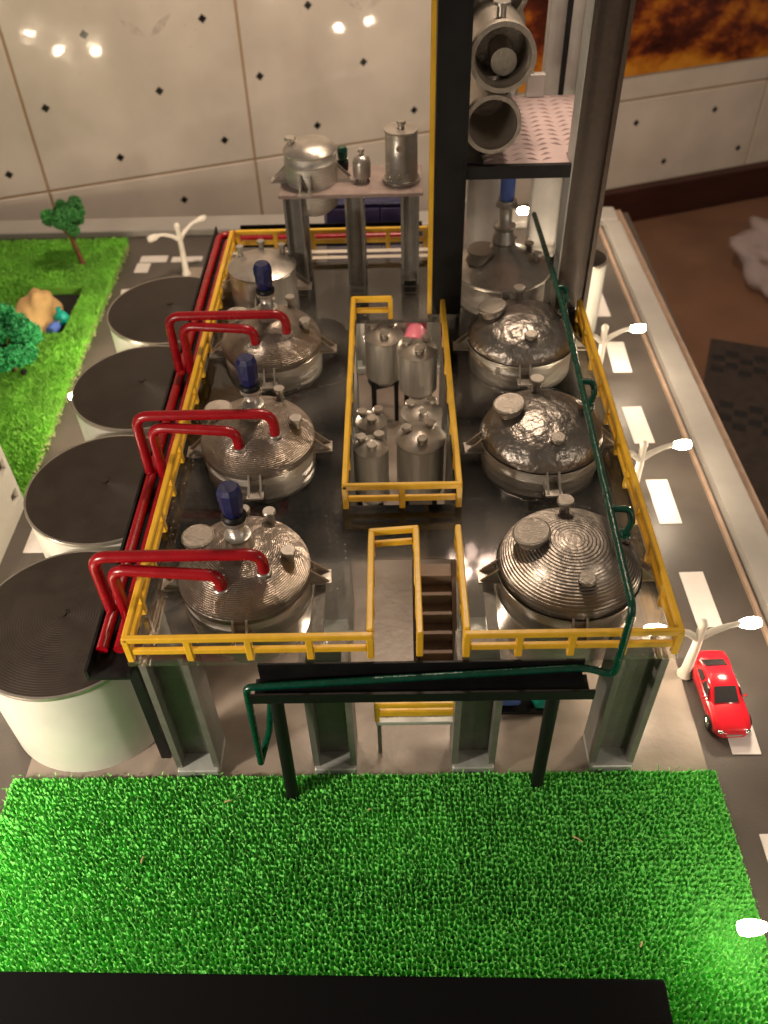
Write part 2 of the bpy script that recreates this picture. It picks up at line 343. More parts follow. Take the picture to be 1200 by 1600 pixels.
# ---- turf
def cells_field(x0, x1, y0, y1, cell, res, zb, zh, seed):
    nx, ny = int((x1-x0)/res)+1, int((y1-y0)/res)+1
    X, Y = np.meshgrid(np.linspace(x0, x1, nx), np.linspace(y0, y1, ny)); rg = np.random.default_rng(seed)
    gi, gj = int((x1-x0)/cell)+6, int((y1-y0)/cell)+6
    jx = rg.uniform(.12, .88, (gj, gi)); jy = rg.uniform(.12, .88, (gj, gi)); hh = rg.uniform(.6, 1.1, (gj, gi))
    U = (X-x0)/cell+2; V = (Y-y0)/cell+2; iu = np.floor(U).astype(int); iv = np.floor(V).astype(int)
    d1 = np.full(X.shape, 9.); d2 = np.full(X.shape, 9.); H = np.zeros(X.shape)
    for a in range(-2, 3):
        for b in range(-2, 3):
            ci = np.clip(iu+a, 0, gi-1); cj = np.clip(iv+b, 0, gj-1)
            d = np.hypot(U-(iu+a)-jx[cj, ci], V-(iv+b)-jy[cj, ci]); n1 = d < d1
            d2 = np.where(n1, d1, np.minimum(d2, d)); H = np.where(n1, hh[cj, ci], H); d1 = np.where(n1, d, d1)
    e = d2-d1; wall = np.exp(-(e/.21)**2)
    Z = zb+zh*(wall*(.75+.25*H))+rg.normal(0, zh*.07, X.shape)*wall
    Xj = X+rg.normal(0, res*.28, X.shape); Yj = Y+rg.normal(0, res*.28, X.shape)
    return Xj, Yj, Z, wall
def grid_mesh(name, X, Y, Z, m):
    ny, nx = X.shape; me = bpy.data.meshes.new(name); co_ = np.stack([X, Y, Z], -1).reshape(-1, 3)
    idx = np.arange(nx*ny).reshape(ny, nx); q = np.stack([idx[:-1, :-1], idx[:-1, 1:], idx[1:, 1:], idx[1:, :-1]], -1).reshape(-1, 4)
    me.vertices.add(len(co_)); me.vertices.foreach_set('co', co_.astype(np.float32).ravel())
    me.loops.add(q.size); me.loops.foreach_set('vertex_index', q.ravel().astype(np.int32))
    me.polygons.add(len(q)); me.polygons.foreach_set('loop_start', np.arange(0, q.size, 4, dtype=np.int32)); me.polygons.foreach_set('loop_total', np.full(len(q), 4, np.int32))
    me.update(calc_edges=True); me.validate(); me.materials.append(K[m]); return me
def blades_mesh(name, P, h, wd, lean, m, seed):
    rg = np.random.default_rng(seed); n = len(P); a = rg.uniform(0, 2*np.pi, n); l = rg.uniform(0, lean, n); b = rg.uniform(0, 2*np.pi, n)
    hh = h*rg.uniform(.55, 1.2, n); dx, dy = np.cos(a)*wd*.5, np.sin(a)*wd*.5
    tx, ty = np.cos(b)*l*hh, np.sin(b)*l*hh
    V = np.empty((n, 6, 3))
    V[:, 0] = P+np.stack([-dx, -dy, 0*dx], 1); V[:, 1] = P+np.stack([dx, dy, 0*dx], 1)
    V[:, 2] = V[:, 0]+np.stack([tx*.4, ty*.4, hh*.6], 1); V[:, 3] = V[:, 1]+np.stack([tx*.4, ty*.4, hh*.6], 1)
    V[:, 4] = P+np.stack([-dx*.6+tx*1.2, -dy*.6+ty*1.2, hh], 1); V[:, 5] = P+np.stack([dx*.6+tx*1.2, dy*.6+ty*1.2, hh], 1)
    o = (np.arange(n)*6)[:, None]; q = np.concatenate([o+np.array([[0, 1, 3, 2]]), o+np.array([[2, 3, 5, 4]])], 1).reshape(-1, 4)
    me = bpy.data.meshes.new(name); me.vertices.add(n*6); me.vertices.foreach_set('co', V.astype(np.float32).ravel())
    me.loops.add(q.size); me.loops.foreach_set('vertex_index', q.ravel().astype(np.int32)); me.polygons.add(len(q))
    me.polygons.foreach_set('loop_start', np.arange(0, q.size, 4, dtype=np.int32)); me.polygons.foreach_set('loop_total', np.full(len(q), 4, np.int32))
    me.update(calc_edges=True); me.materials.append(K[m]); return me
tr_ = link('turf', MB().bbox(-2.29, 1.80, -1.95, -.045, .002, .02, .004).mesh('turf', 'turf_base')); tr_['kind'] = 'stuff'; tr_['label'] = 'bright green artificial turf mat of tight curly loops in front of the platform'
X, Y, Z, Wl = cells_field(-2.30, 1.805, -1.45, -.035, .029, .0046, .010, .085, 5)
edge = np.minimum.reduce([X+2.30, 1.805-X, -.035-Y]); 
o = part('loop_pile', grid_mesh('loop_pile', X, Y, Z*np.clip(.35+edge/.03, .1, 1), 'turf'), None, tr_); o['kind'] = 'stuff'
sel = rng.choice(X.size, 9000, p=(Wl**6).ravel()/(Wl**6).sum()); P_ = np.stack([X.ravel()[sel], Y.ravel()[sel], Z.ravel()[sel]-.02], 1)
P_[:, 0] = np.clip(P_[:, 0], -2.3, 1.81)
o = part('loose_fibre', blades_mesh('loose_fibre', P_, .016, .0065, 1.2, 'fibre', 3), None, tr_); o['kind'] = 'stuff'
for (x, y, a, l, ws) in ((-1.42, -.55, 80, .016, 'upright straw fleck on the left part of the turf'), (-.2, -.28, 20, .008, 'tiny straw fleck on the turf near the left tray leg'), (.93, -.46, -35, .028, 'longest straw fleck, on the right half of the turf'), (-1.0, -.22, 15, .018, 'straw fleck on the turf in front of the left front column'), (1.16, -1.0, 60, .014, 'straw fleck on the turf right of the black slab')):
    d = Vector((math.cos(R(a)), math.sin(R(a)), .1))*l
    tag(link('straw_bit', MB().tube([(x-d.x, y-d.y, .095), (x, y, .105), (x+d.x, y+d.y, .098)], .0045, 5).mesh('straw_bit', 'straw')), ws, 'straw', 'straw flecks on the turf')
# ---- lawn on the left with a pit
lawn = link('lawn', None); lawn['kind'] = 'stuff'; lawn['label'] = 'short velvety green lawn board on the left with a square pit'
PX = (-3.80, -3.24, 4.62, 5.50)
def lf(u, v, t): 
    return (u+.045*(6.5-v)/4*(1 if u > -3.1 else 0)-.0, v, t)
part('lawn_board', MB().grid_plate([-6, PX[0], PX[1], -2.995], [1.0, PX[2], PX[3], 6.52], [PX], .002, .085, lf), 'lawn_base', lawn)
n = 110000; lx = rng.uniform(-4.9, -2.985, n); ly = rng.uniform(1.2, 6.53, n); k_ = ~((lx > PX[0]-.005) & (lx < PX[1]+.005) & (ly > PX[2]-.005) & (ly < PX[3]+.005)) & (ly > 2.39)
lx, ly = lx[k_], ly[k_]; lx = lx+.045*(6.5-ly)/4
o = part('lawn_blades', blades_mesh('lawn_blades', np.stack([lx, ly, np.full(len(lx), .08)], 1), .036, .011, .6, 'lawn', 9), None, lawn); o['kind'] = 'stuff'
eb = MB(); 
for i in range(240):
    y = 2.4+4.1*random.random(); x = -2.99+.045*(6.5-y)/4+random.uniform(0, .02); s_ = random.uniform(.005, .014)
    eb.ball((x, y, random.uniform(.01, .07)), s_, s_*1.3, s_, 5, 4)
o = part('frayed_edge', eb, 'lawn_edge', lawn); o['kind'] = 'stuff'
struct('pit_floor', MB().box(PX[0]+.003, PX[1]-.003, PX[2]+.003, PX[3]-.003, .001, .006), 'soil')
# ================================================================== PLATFORM
H = 1.125; DX0, DX1 = -1.375, 1.364
pf = thing('steel_platform', 'large clear acrylic platform on grey channel columns carrying the reactors', 'platform')
part('deck', MB().grid_plate([DX0, -.30, -.14, .305, .33, DX1], [0, .69, 1.10, 3.10, 4.26], [(-.14, .305, -.1, .69), (-.30, .33, 1.10, 3.10)], H-.028, H, lambda u, v, t: (u, v, t)), 'acrylic', pf)
def hcol(wd, dp, z0, z1, t=.035):
    b = MB(); h = wd/2; d = dp/2
    b.box(-h, -h+t, -d, d, z0, z1); b.box(h-t, h, -d, d, z0, z1); b.box(-h+t, h-t, d*.1-t/2, d*.1+t/2, z0, z1); return b
cm = hcol(.25, .20, .09, H-.03).mesh('column', 'column'); bm_ = MB().bbox(-.12, .12, -.125, .125, .017, .092, .006).mesh('base_block', 'block')
for yy in (.095, 1.08, 2.10, 3.12, 4.08):
    for k in range(4):
        x = (k-1.5)*.8
        if yy in (1.08, 2.10, 3.12) and k in (1, 2): x = -.44 if k == 1 else .47
        c = part('column', cm, None, pf, loc=(x, yy, 0)); part('base_block', bm_, None, c)
for x in (-.44, .47):
    part('beam', MB().box(x-.03, x+.03, .2, 4.0, H-.07, H-.03), 'column', pf)
# ---- guard rails
RH = .185; RT = .016
def rail(name, label, segs, z=H, h=RH, cat='railing'):
    t = thing(name, label, cat, group='yellow guard rails')
    done = []
    for si, (a, b, n, mid) in enumerate(segs):
        a = Vector((*a, z)); b = Vector((*b, z)); d = (b-a); L_ = d.length; M_ = Matrix.Translation(a) @ Matrix.Rotation(math.atan2(d.y, d.x), 4, 'Z')
        part('top_rail', MB().bbox(-RT+si*.0012, L_+RT-si*.0012, -RT, RT, h-.036-si*.001, h+si*.0012, .006, M_), 'yellow', t)
        if mid: part('mid_rail', MB().bbox(RT+.001, L_-RT-.001, -RT*.8, RT*.8, h*.5-.038, h*.5, .005, M_), 'yellow', t)
        for i in range(n+1):
            p = a+d*i/n
            if any((p-q).length < .05 for q in done): continue
            done.append(p); M2 = Matrix.Translation(p) @ Matrix.Rotation(math.atan2(d.y, d.x), 4, 'Z')
            part('post', MB().bbox(-RT*1.1, RT*1.1, -RT*1.05, RT*1.05, .001, h-.02, .004, M2), 'yellow', t)
    return t
rail('guard_rail', 'yellow outer guard rail round the left front corner, beside the red pipes', [((-1.355, .02), (-1.355, 4.22), 14, 1), ((-1.355, .02), (-.158, .02), 4, 1)])
rail('guard_rail', 'yellow outer guard rail round the right front corner, beside the road', [((1.345, .02), (1.345, 3.02), 10, 1), ((1.345, .02), (.315, .02), 4, 1)])
rail('guard_rail', 'yellow guard rail along the back edge of the deck, behind the raised stand', [((-1.31, 4.22), (.26, 4.22), 5, 1)])
rail('guard_rail', 'yellow guard rail enclosing the central opening over the small tanks', [((-.315, 1.085), (-.315, 3.12), 6, 1), ((.345, 1.085), (.345, 3.06), 6, 1), ((-.315, 1.085), (.345, 1.085), 2, 1), ((-.315, 3.12), (-.04, 3.12), 1, 1)])
rail('guard_rail', 'short yellow guard rail around the stairwell between the two front rails', [((-.158, .06), (-.158, .70), 3, 1), ((-.158, .72), (.085, .74), 1, 1), ((.085, .72), (.085, .03), 3, 1)])
rail('guard_rail', 'lone yellow handrail on the right edge of the stairwell', [((.315, .06), (.315, .74), 3, 1)])
# ---- stairs
st = thing('stairs', 'brown stair flight below the deck opening with a pale landing and yellow rail', 'stairs')
LZ = .45
for sx in (.075, .295): 
    part('stringer', MB().add([(sx-.012, .17, LZ-.03), (sx+.012, .17, LZ-.03), (sx+.012, .70, H-.14), (sx-.012, .70, H-.14), (sx-.012, .17, LZ+.06), (sx+.012, .17, LZ+.06), (sx+.012, .70, H-.032), (sx-.012, .70, H-.032)],
        [(3, 2, 1, 0), (4, 5, 6, 7), (0, 1, 5, 4), (1, 2, 6, 5), (2, 3, 7, 6), (3, 0, 4, 7)]), 'tread_brown', st)
for i in range(7):
    y = .19+i*.072; z = LZ+.07+i*.082
    part('tread', MB().bbox(.088, .283, y, y+.095, z-.055, z+.022, .004), 'tread_brown', st)
part('landing', MB().bbox(-.155, .30, .055, .17, LZ-.03, LZ, .004), 'block', st)
for x in (-.14, .285): part('landing_leg', MB().bbox(x-.012, x+.012, .12, .145, .017, LZ-.031, .003), 'column', st)
part('top_rail', MB().bbox(-.16, .305, .058, .092, LZ+.135, LZ+.178, .006), 'yellow', st); part('mid_rail', MB().bbox(-.135, .28, .06, .09, LZ+.052, LZ+.105, .006), 'yellow', st)
for x in (-.147, .292): part('post', MB().bbox(x-.013, x+.013, .06, .09, LZ, LZ+.136, .004), 'yellow', st)
part('toe_board', MB().bbox(-.134, .279, .095, .168, LZ+.001, LZ+.012, .003), 'yellow', st)
# ================================================================== REACTORS
def nozzle(b, p, h=.055, r=.024, R_=.036, tilt=(0, 0, 1)):
    p = Vector(p); d = Vector(tilt).normalized(); q = d.to_track_quat('Z', 'Y').to_matrix()
    b.lathe([[(r*1.25, -.03), (r, .01), (r, h)], [(r, h), (R_, h)], [(R_, h), (R_, h+.016)], [(R_, h+.016), (R_*.9, h+.022)]], 16, p, q, False, True); return b
def dome_prof(r, z0, h, steps, ridge, power=2.0):
    pts = []
    for i in range(steps+1):
        t = i/steps; rr = r*(1-t**1.35); zz = z0+h*(1-(rr/r)**power)**(.52); 
        pts.append((rr, zz))
    segs = []
    for i in range(steps):
        (ra, za), (rb, zb) = pts[i], pts[i+1]; rb = max(rb, .0015)
        if ridge: q = ra-.32*(ra-rb); k = zb-.06*(zb-za); segs += [[(ra, za), (q, k)], [(q, k), (rb, zb)]]
    return segs if ridge else [[(max(a, .0015), b) for a, b in pts]]
def bracket_mesh():
    b = MB(); t = .012
    for s_ in (-1, 1):
        y = s_*.035
        b.add([(0, y-t/2, .0), (.105, y-t/2, .0), (0, y-t/2, .10), (0, y+t/2, .0), (.105, y+t/2, .0), (0, y+t/2, .10)], [(0, 1, 2), (5, 4, 3), (0, 3, 4, 1), (1, 4, 5, 2), (2, 5, 3, 0)])
    b.box(0, .115, -.05, .05, -.012, -.0005); b.box(-.012, -.0005, -.05, .05, -.012, .11); return b
BRM = bracket_mesh().mesh('support_bracket', 'silver')
def brackets(t, r, z, angs):
    for a in angs:
        o = part('support_bracket', BRM, None, t, loc=(r*math.cos(R(a)), r*math.sin(R(a)), z)); o.rotation_euler = (0, 0, R(a))
def agitator(t, z0, s=1.0, motor='blue'):
    part('agitator_lantern', MB().lathe([[(.085*s, z0-.03), (.062*s, z0+.05), (.058*s, z0+.06)], [(.058*s, z0+.06), (.07*s, z0+.062), (.07*s, z0+.08)], [(.07*s, z0+.08), (.044*s, z0+.082), (.044*s, z0+.17)], [(.044*s, z0+.17), (.062*s, z0+.172), (.062*s, z0+.195)]], 20, cap1=True), 'silver_streak', t)
    q = part('agitator_motor', MB().lathe([[(.044*s, z0+.225), (.052*s, z0+.25)], [(.052*s, z0+.25), (.059*s, z0+.285)], [(.059*s, z0+.285), (.059*s, z0+.33)], [(.059*s, z0+.33), (.063*s, z0+.332)], [(.063*s, z0+.332), (.062*s, z0+.385)], [(.062*s, z0+.385), (.046*s, z0+.41)]], 9, cap1=True), motor, t)
    q.data.polygons.foreach_set('use_smooth', [False]*len(q.data.polygons))
    part('motor_flange', MB().lathe([[(.062*s, z0+.196), (.066*s, z0+.215), (.05*s, z0+.23)]], 14, cap0=True, cap1=True), 'black', q)
def left_reactor(loc, label, low=.30):
    t = thing('reactor', label, 'reactor', loc, 0, 'silver reactors with blue stirrer motors')
    r = .352
    part('shell', MB().lathe([[(.02, low), (.14, low+.025), (.26, low+.08), (.32, low+.16), (r-.016, low+.26), (r-.014, 1.02)], [(r-.014, 1.02), (r-.002, 1.022)], [(r-.002, 1.022), (r-.002, 1.04)], [(r-.002, 1.04), (r-.006, 1.042), (r-.006, 1.19)]], 48), 'silver_print', t)
    part('outlet', MB().lathe([[(.05, low-.14), (.05, low+.01)], [(.075, low-.155), (.075, low-.135)]], 14, cap0=True, cap1=True), 'silver', t)
    part('lid', MB().lathe([[(r-.0035, 1.185), (r+.004, 1.19), (r+.004, 1.20)]]+dome_prof(r+.004, 1.20, .215, 38, True, 2.3), 72), 'lid_ringed', t)
    nb = lambda p, **k: part('nozzle', nozzle(MB(), p, **k), 'silver', t)
    nb((.135, -.155, 1.345), h=.02, r=.038, R_=.044); nb((-.075, -.235, 1.315), h=.02, r=.038, R_=.044)
    nb((.135, .215, 1.37)); nb((.255, -.045, 1.34), R_=.04); nb((-.02, .30, 1.32), h=.04)
    mp = MB(); nozzle(mp, (-.235, .085, 1.33), h=.05, r=.062, R_=.088); part('manhole', mp, 'disc_metal', t)
    brackets(t, r-.01, H+.013, (2, 92, 182, 272))
    agitator(t, 1.415); return t
left_reactor((-.835, .53, 0), 'silver reactor with blue motor at the front left, nearest the yellow front rail', .66)
left_reactor((-.875, 1.62, 0), 'silver reactor with blue motor under the middle pair of red pipes')
left_reactor((-.89, 2.71, 0), 'silver reactor with blue motor under the rearmost pair of red pipes')
def right_reactor(loc, label, rz, ridge, seed):
    t = thing('domed_reactor', label, 'reactor', loc, rz, 'dark domed reactors along the green pipe'); r = .375; rd_ = random.Random(seed)
    part('shell', MB().lathe([[(.02, .50), (.16, .53), (.28, .60), (.345, .70), (.362, .82), (.366, 1.03)], [(.368, 1.03), (.378, 1.032), (.378, 1.05)], [(.378, 1.05), (.366, 1.052), (.366, 1.20)], [(.366, 1.20), (.385, 1.203), (.385, 1.215)]], 56), 'silver_print', t)
    part('outlet', MB().lathe([[(.05, .36), (.05, .51)], [(.075, .345), (.075, .365)]], 14, cap0=True, cap1=True), 'silver', t)
    part('dome', MB().lathe(dome_prof(r, 1.215, .20, 24 if ridge else 22, ridge, 2.2), 72), 'dome_ringed' if ridge else 'dome_wrinkle', t)
    part('manhole', nozzle(MB(), (-.20, .03, 1.355), h=.075, r=.075, R_=.10, tilt=(-.18, 0, 1)), 'disc_metal', t)
    part('handle_nozzle', nozzle(MB(), (-.01, .235, 1.365), h=.085, r=.026, R_=.046), 'disc_metal', t)
    part('nozzle', nozzle(MB(), (.035, -.245, 1.335), h=.04, r=.03, R_=.046), 'disc_metal', t)
    part('side_nozzle', nozzle(MB(), (.262, .05, 1.31), h=.055, r=.024, R_=.04, tilt=(.35, 0, 1)), 'dome_metal', t)
    brackets(t, r-.012, H+.013, (0, 90, 180, 270)); return t
right_reactor((.892, .53, 0), 'dark domed reactor at the front right with fine print rings on its dome', 0, True, 1)
right_reactor((.89, 1.62, 0), 'dark wrinkled domed reactor in the middle of the right row', R(3), False, 2)
right_reactor((.885, 2.71, 0), 'dark wrinkled domed reactor third from the front in the right row, before the tower', R(-2), False, 3)
# fourth vessels
t = thing('cone_lid_reactor', 'silver reactor with a wide conical lid standing inside the black tower foot', 'reactor', (.84, 3.66, 0))
part('shell', MB().lathe([[(.02, .70), (.2, .75), (.33, .85), (.355, .95), (.355, 1.22)], [(.355, 1.22), (.385, 1.222), (.385, 1.245)]], 48), 'silver_print', t)
part('lid', MB().lathe([[(.385, 1.245), (.24, 1.31), (.12, 1.385), (.085, 1.44)], [(.085, 1.44), (.085, 1.46)]], 48, cap1=True), 'silver', t)
part('manhole', nozzle(MB(), (-.165, -.02, 1.34), h=.05, r=.10, R_=.118), 'disc_metal', t)
for p in ((.22, .10, 1.31), (.27, -.03, 1.29), (.1, .24, 1.3)): part('nozzle', nozzle(MB(), p), 'silver', t)
brackets(t, .352, H+.013, (180, 270)); 
part('agitator_lantern', MB().lathe([[(.09, 1.46), (.06, 1.56)], [(.06, 1.56), (.085, 1.562), (.085, 1.585)], [(.085, 1.585), (.05, 1.587), (.05, 1.74)], [(.05, 1.74), (.085, 1.745), (.07, 1.79)]], 20, cap1=True), 'silver_streak', t)
part('agitator_motor', MB().lathe([[(.05, 1.79), (.056, 1.81), (.056, 1.955)], [(.056, 1.955), (.045, 1.97)]], 12, cap1=True), 'blue_light', t)
t = thing('back_tank', 'smooth silver tank behind the left reactors, in front of the raised stand', 'tank', (-1.02, 3.50, 0))
part('shell', MB().lathe([[(.255, .80), (.255, 1.37)], [(.255, 1.37), (.262, 1.372), (.262, 1.385)]], 44, cap0=True), 'silver_streak', t)
part('lid', MB().lathe([[(.262, 1.385), (.22, 1.405), (.13, 1.43), (.05, 1.442), (.002, 1.445)]], 44), 'silver', t)
for p in ((-.17, .1, 1.41), (-.02, .2, 1.40), (.15, .12, 1.41)): part('nozzle', nozzle(MB(), p, h=.06, r=.02, R_=.032), 'silver', t)
brackets(t, .252, 1.2, (0, 180, 270))
# ================================================================== SMALL TANKS in the opening
def small_tank(name, loc, r, z0, z1, label, legs, group='small silver tanks in the central opening'):
    t = thing(name, label, 'tank', loc, 0, group)
    part('shell', MB().lathe([[(.03, z0-.10), (r*.5, z0-.08), (r*.5, z0)], [(r*.5, z0), (r, z0+.001)], [(r, z0+.001), (r, z1)]], 32, cap0=True), 'silver_streak', t)
    part('lid', MB().lathe([[(r*1.04, z1-.004), (r*1.04, z1+.012)], [(r*1.04, z1+.012), (r*.8, z1+.04), (r*.45, z1+.065), (.002, z1+.075)]], 32), 'silver', t)
    for a in (40, 165, 275): part('nozzle', nozzle(MB(), (r*.6*math.cos(R(a)), r*.6*math.sin(R(a)), z1+.045), h=.03, r=.022, R_=.038), 'silver', t)
    for k in range(legs):
        a = 2*math.pi*(k+.5)/legs; x, y = r*.86*math.cos(a), r*.86*math.sin(a)
        part('leg', MB().bbox(x-.018, x+.018, y-.018, y+.018, .017, z0+.002, .004), 'black', t)
    return t
small_tank('small_tank', (.160, 2.21, 0), .172, .26, .70, 'bright silver tank at the front right of the central opening', 4)
small_tank('small_tank', (-.19, 2.12, 0), .12, .26, .70, 'slim silver tank at the front left of the central opening', 3)
small_tank('small_tank', (.182, 2.60, 0), .15, .24, .62, 'silver tank half hidden behind the front right one in the opening', 4)
small_tank('small_tank', (-.195, 2.46, 0), .112, .24, .66, 'slim silver tank half hidden behind the front left one in the opening', 3)
small_tank('small_tank', (.170, 3.16, 0), .152, .46, .80, 'silver tank on black legs at the back right of the central opening', 4)
small_tank('small_tank', (-.10, 3.38, 0), .155, .44, .80, 'silver tank on black legs at the back left of the central opening', 4)
# ================================================================== RAISED STAND
SX0, SX1, SY0, SY1, SZ = -.85, .215, 3.60, 4.10, 1.88
sd = thing('raised_stand', 'small raised stand with a brown checker plate top on grey channel legs', 'stand', (0, 0, 0))
part('top_plate', MB().bbox(SX0, SX1, SY0, SY1, SZ-.03, SZ, .004), 'brown_plate', sd)
hm = hcol(.135, .11, H, SZ-.031, .018).mesh('leg', 'column')
for x in (-.755, -.30, .12):
    for y in (SY0+.07, SY1-.07): part('leg', hm, None, sd, loc=(x, y, 0))
t = thing('stand_tank', 'largest silver tank sitting through the raised stand top', 'tank', (-.615, 3.86, 0), 0, 'vessels on the raised stand')
part('shell', MB().lathe([[(.03, 1.63), (.12, 1.645), (.185, 1.70), (.192, 1.76), (.192, 2.03)], [(.192, 2.03), (.2, 2.032), (.2, 2.045)], [(.2, 2.045), (.194, 2.047), (.194, 2.10)], [(.194, 2.10), (.2, 2.102), (.2, 2.115)]], 40), 'silver_print', t)
part('dome', MB().lathe([[(.2, 2.115), (.165, 2.155), (.10, 2.175), (.002, 2.182)]], 40), 'silver', t)
part('nozzle', nozzle(MB(), (-.135, -.02, 2.14), h=.05, r=.024, R_=.042), 'silver', t)
brackets(t, .19, SZ+.013, (0, 180, 262))
t = thing('stand_tank', 'tall plain silver cylinder at the right end of the raised stand', 'tank', (.06, 3.84, 0), 0, 'vessels on the raised stand')
part('shell', MB().lathe([[(.145, SZ+.002), (.145, SZ+.02)], [(.145, SZ+.02), (.122, SZ+.022), (.118, 2.24)], [(.118, 2.24), (.126, 2.242), (.126, 2.255)]], 36, cap1=True), 'silver', t)
part('nozzle', nozzle(MB(), (0, 0, 2.255), h=.03, r=.022, R_=.034), 'silver', t)
for z in (1.95, 2.15): part('side_port', MB().cyl((-.02, -.125, z), (-.02, -.105, z), .02, n=12), 'silver', t)
t = thing('stand_tank', 'tiny domed silver pot between the two larger stand tanks', 'tank', (-.235, 3.82, 0), 0, 'vessels on the raised stand')
part('shell', MB().lathe([[(.066, SZ+.04), (.068, 2.02), (.058, 2.055), (.03, 2.075), (.002, 2.08)]], 24, cap0=True), 'silver', t)
part('nozzle', nozzle(MB(), (0, 0, 2.075), h=.025, r=.014, R_=.024), 'silver', t)
for a in (30, 150, 270): part('leg', MB().cyl((.05*math.cos(R(a)), .05*math.sin(R(a)), SZ+.001), (.05*math.cos(R(a)), .05*math.sin(R(a)), SZ+.05), .01, n=8), 'silver', t)
t = thing('stand_motor', 'small dark motor with a green top at the back of the raised stand', 'motor', (-.385, 4.03, 0), 0)
part('casing', MB().lathe([[(.04, SZ+.002), (.045, SZ+.07)], [(.045, SZ+.07), (.03, SZ+.075)]], 14, cap0=True, cap1=True), 'black', t)
part('cap', MB().lathe([[(.03, SZ+.075), (.038, SZ+.10), (.04, SZ+.16), (.03, SZ+.175)]], 12, cap1=True), 'green_pipe', t)
# ================================================================== TOWER
tw = thing('tower', 'tall black channel steel tower over the rear right of the platform', 'tower')
TY = 3.25
def chan(x0, x1, y0, y1, z0, z1, t=.03, web=.5):
    yw = y0+(y1-y0)*web
    return MB().box(x0, x0+t, y0, y1, z0, z1).box(x1-t, x1, y0, y1, z0, z1).box(x0+t, x1-t, yw-t/2, yw+t/2, z0, z1)
part('column', chan(.278, .487, TY-.09, TY+.11, H+.001, 4.4, .025, .05), 'black', tw)
part('column', chan(1.195, 1.435, TY-.09, TY+.11, H+.001, 4.4, .03, .35), 'tower_lit_brown', tw, 'right front column of the black tower, coloured brown as if lit')
part('column', chan(.62, .95, 4.50, 4.66, .017, 4.4, .03, .3), 'pale_grey', tw, 'pale rear column of the tower')
part('column', chan(1.17, 1.46, 4.50, 4.66, .017, 4.4, .03, .6), 'pale_grey', tw, 'pale rear column of the tower')
part('groove_shade', MB().box(1.285, 1.325, 4.485, 4.499, 2.233, 4.4), 'black', tw)  # black bar painting the shade in the rear column's recess
part('edge_strip', MB().box(1.186, 1.1945, TY-.088, TY+.108, H+.001, 4.4), 'block', tw, 'added pale strip painting the lit inner flange of the right front column')  # strip added to paint lamplight on the column's flange face
part('edge_strip', MB().bbox(.238, .272, TY-.085, TY-.03, H+.001, 4.4, .004), 'yellow', tw)
PZ = 2.23
part('cross_beam', MB().box(.488, 1.194, TY-.08, TY-.04, PZ-.075, PZ+.012), 'black', tw)
part('floor_plate', MB().box(.489, 1.184, TY-.038, 3.40, PZ-.03, PZ).box(.489, 1.47, 3.40, 4.498, PZ-.03, PZ), 'pink_plate', tw)
tp = MB()
for i in range(9):
    for j in range(15):
        x = .55+i*.098
        if x > 1.12 and j < 3: continue
        x = x; y = TY+.05+j*.082
        a = 28 if i % 2 else -28
        M_ = Matrix.Translation((x, y, PZ)) @ Matrix.Rotation(R(a), 4, 'Z')
        tp.add([M_ @ Vector(v) for v in ((-.046, 0, 0), (0, -.0065, 0), (.046, 0, 0), (0, .0065, 0), (0, 0, .014))], [(0, 1, 4), (1, 2, 4), (2, 3, 4), (3, 0, 4)])
o = part('tread_pattern', tp, 'pink_plate', tw); o['kind'] = 'stuff'
part('side_plate', MB().box(.489, .60, TY-.036, 4.49, PZ+.003, PZ+.02), 'black', tw)
part('brace', MB().box(-.025, .025, -.02, .02, 0, 1.0, Matrix.Translation((1.10, 4.47, PZ+.10)) @ Matrix.Rotation(R(-32), 4, 'Y')), 'pale_grey', tw)
part('gusset', MB().bbox(1.03, 1.17, 4.44, 4.50, PZ+.002, PZ+.17, .006), 'pale_grey', tw)
part('brace', MB().box(-.025, .025, -.02, .02, 0, 1.25, Matrix.Translation((.42, 4.60, 1.0)) @ Matrix.Rotation(R(33), 4, 'Y')), 'pale_grey', tw)
def condenser(loc, r, L_, inner, label):
    t = thing('condenser', label, 'condenser', loc, 0, 'open ended condensers on the tower'); q = Matrix.Rotation(R(-90), 3, 'X')   # local z -> +y
    b = MB().lathe([[(r*1.0, 0), (r*1.0, .055)], [(r, .055), (r*.88, .057)], [(r*.88, .057), (r*.88, L_)], [(r*.88, L_), (r*1.02, L_+.002)], [(r*1.02, L_+.002), (r*1.02, L_+.06)]], 44, M=q, cap1=True)
    part('shell', b, 'disc_metal', t)
    part('bore', MB().lathe([[(r, 0), (r*.85, .0)], [(r*.85, .0), (r*.85, .05), (r*.80, .06), (r*.80, L_*.6)], [(r*.80, L_*.6), (.002, L_*.6)]], 44, M=q), 'disc_metal', t)
    if inner: part('inner_pipe', MB().cyl((.02, .12, -r*.28), (.02, L_*.58, -r*.28), r*.40, n=24), 'disc_metal', t)
    part('nozzle', nozzle(MB(), (-.01, .16, r*.86), h=.08, r=.03, R_=.055), 'silver', t)
    part('saddle', MB().bbox(-.06, .06, .10, .16, -r*1.0-.045, -r*.80, .006), 'black', t)
    part('saddle', MB().bbox(-.06, .06, L_-.25, L_-.19, -r*1.0-.045, -r*.80, .006), 'black', t)
condenser((.648, 3.20, 2.50), .186, .95, False, 'lower open ended silver condenser just above the pink floor plate')
condenser((.685, 3.20, 2.90), .206, .62, True, 'upper open ended silver condenser with an inner pipe inside its mouth')
condenser((.66, 3.72, 3.16), .235, .75, False, 'silver condenser at the top of the tower, mostly cut by the photo edge')
t = thing('distillation_pipe', 'upright grey pipe column standing behind the cone lid reactor', 'pipe column', (.98, 5.25, 0))
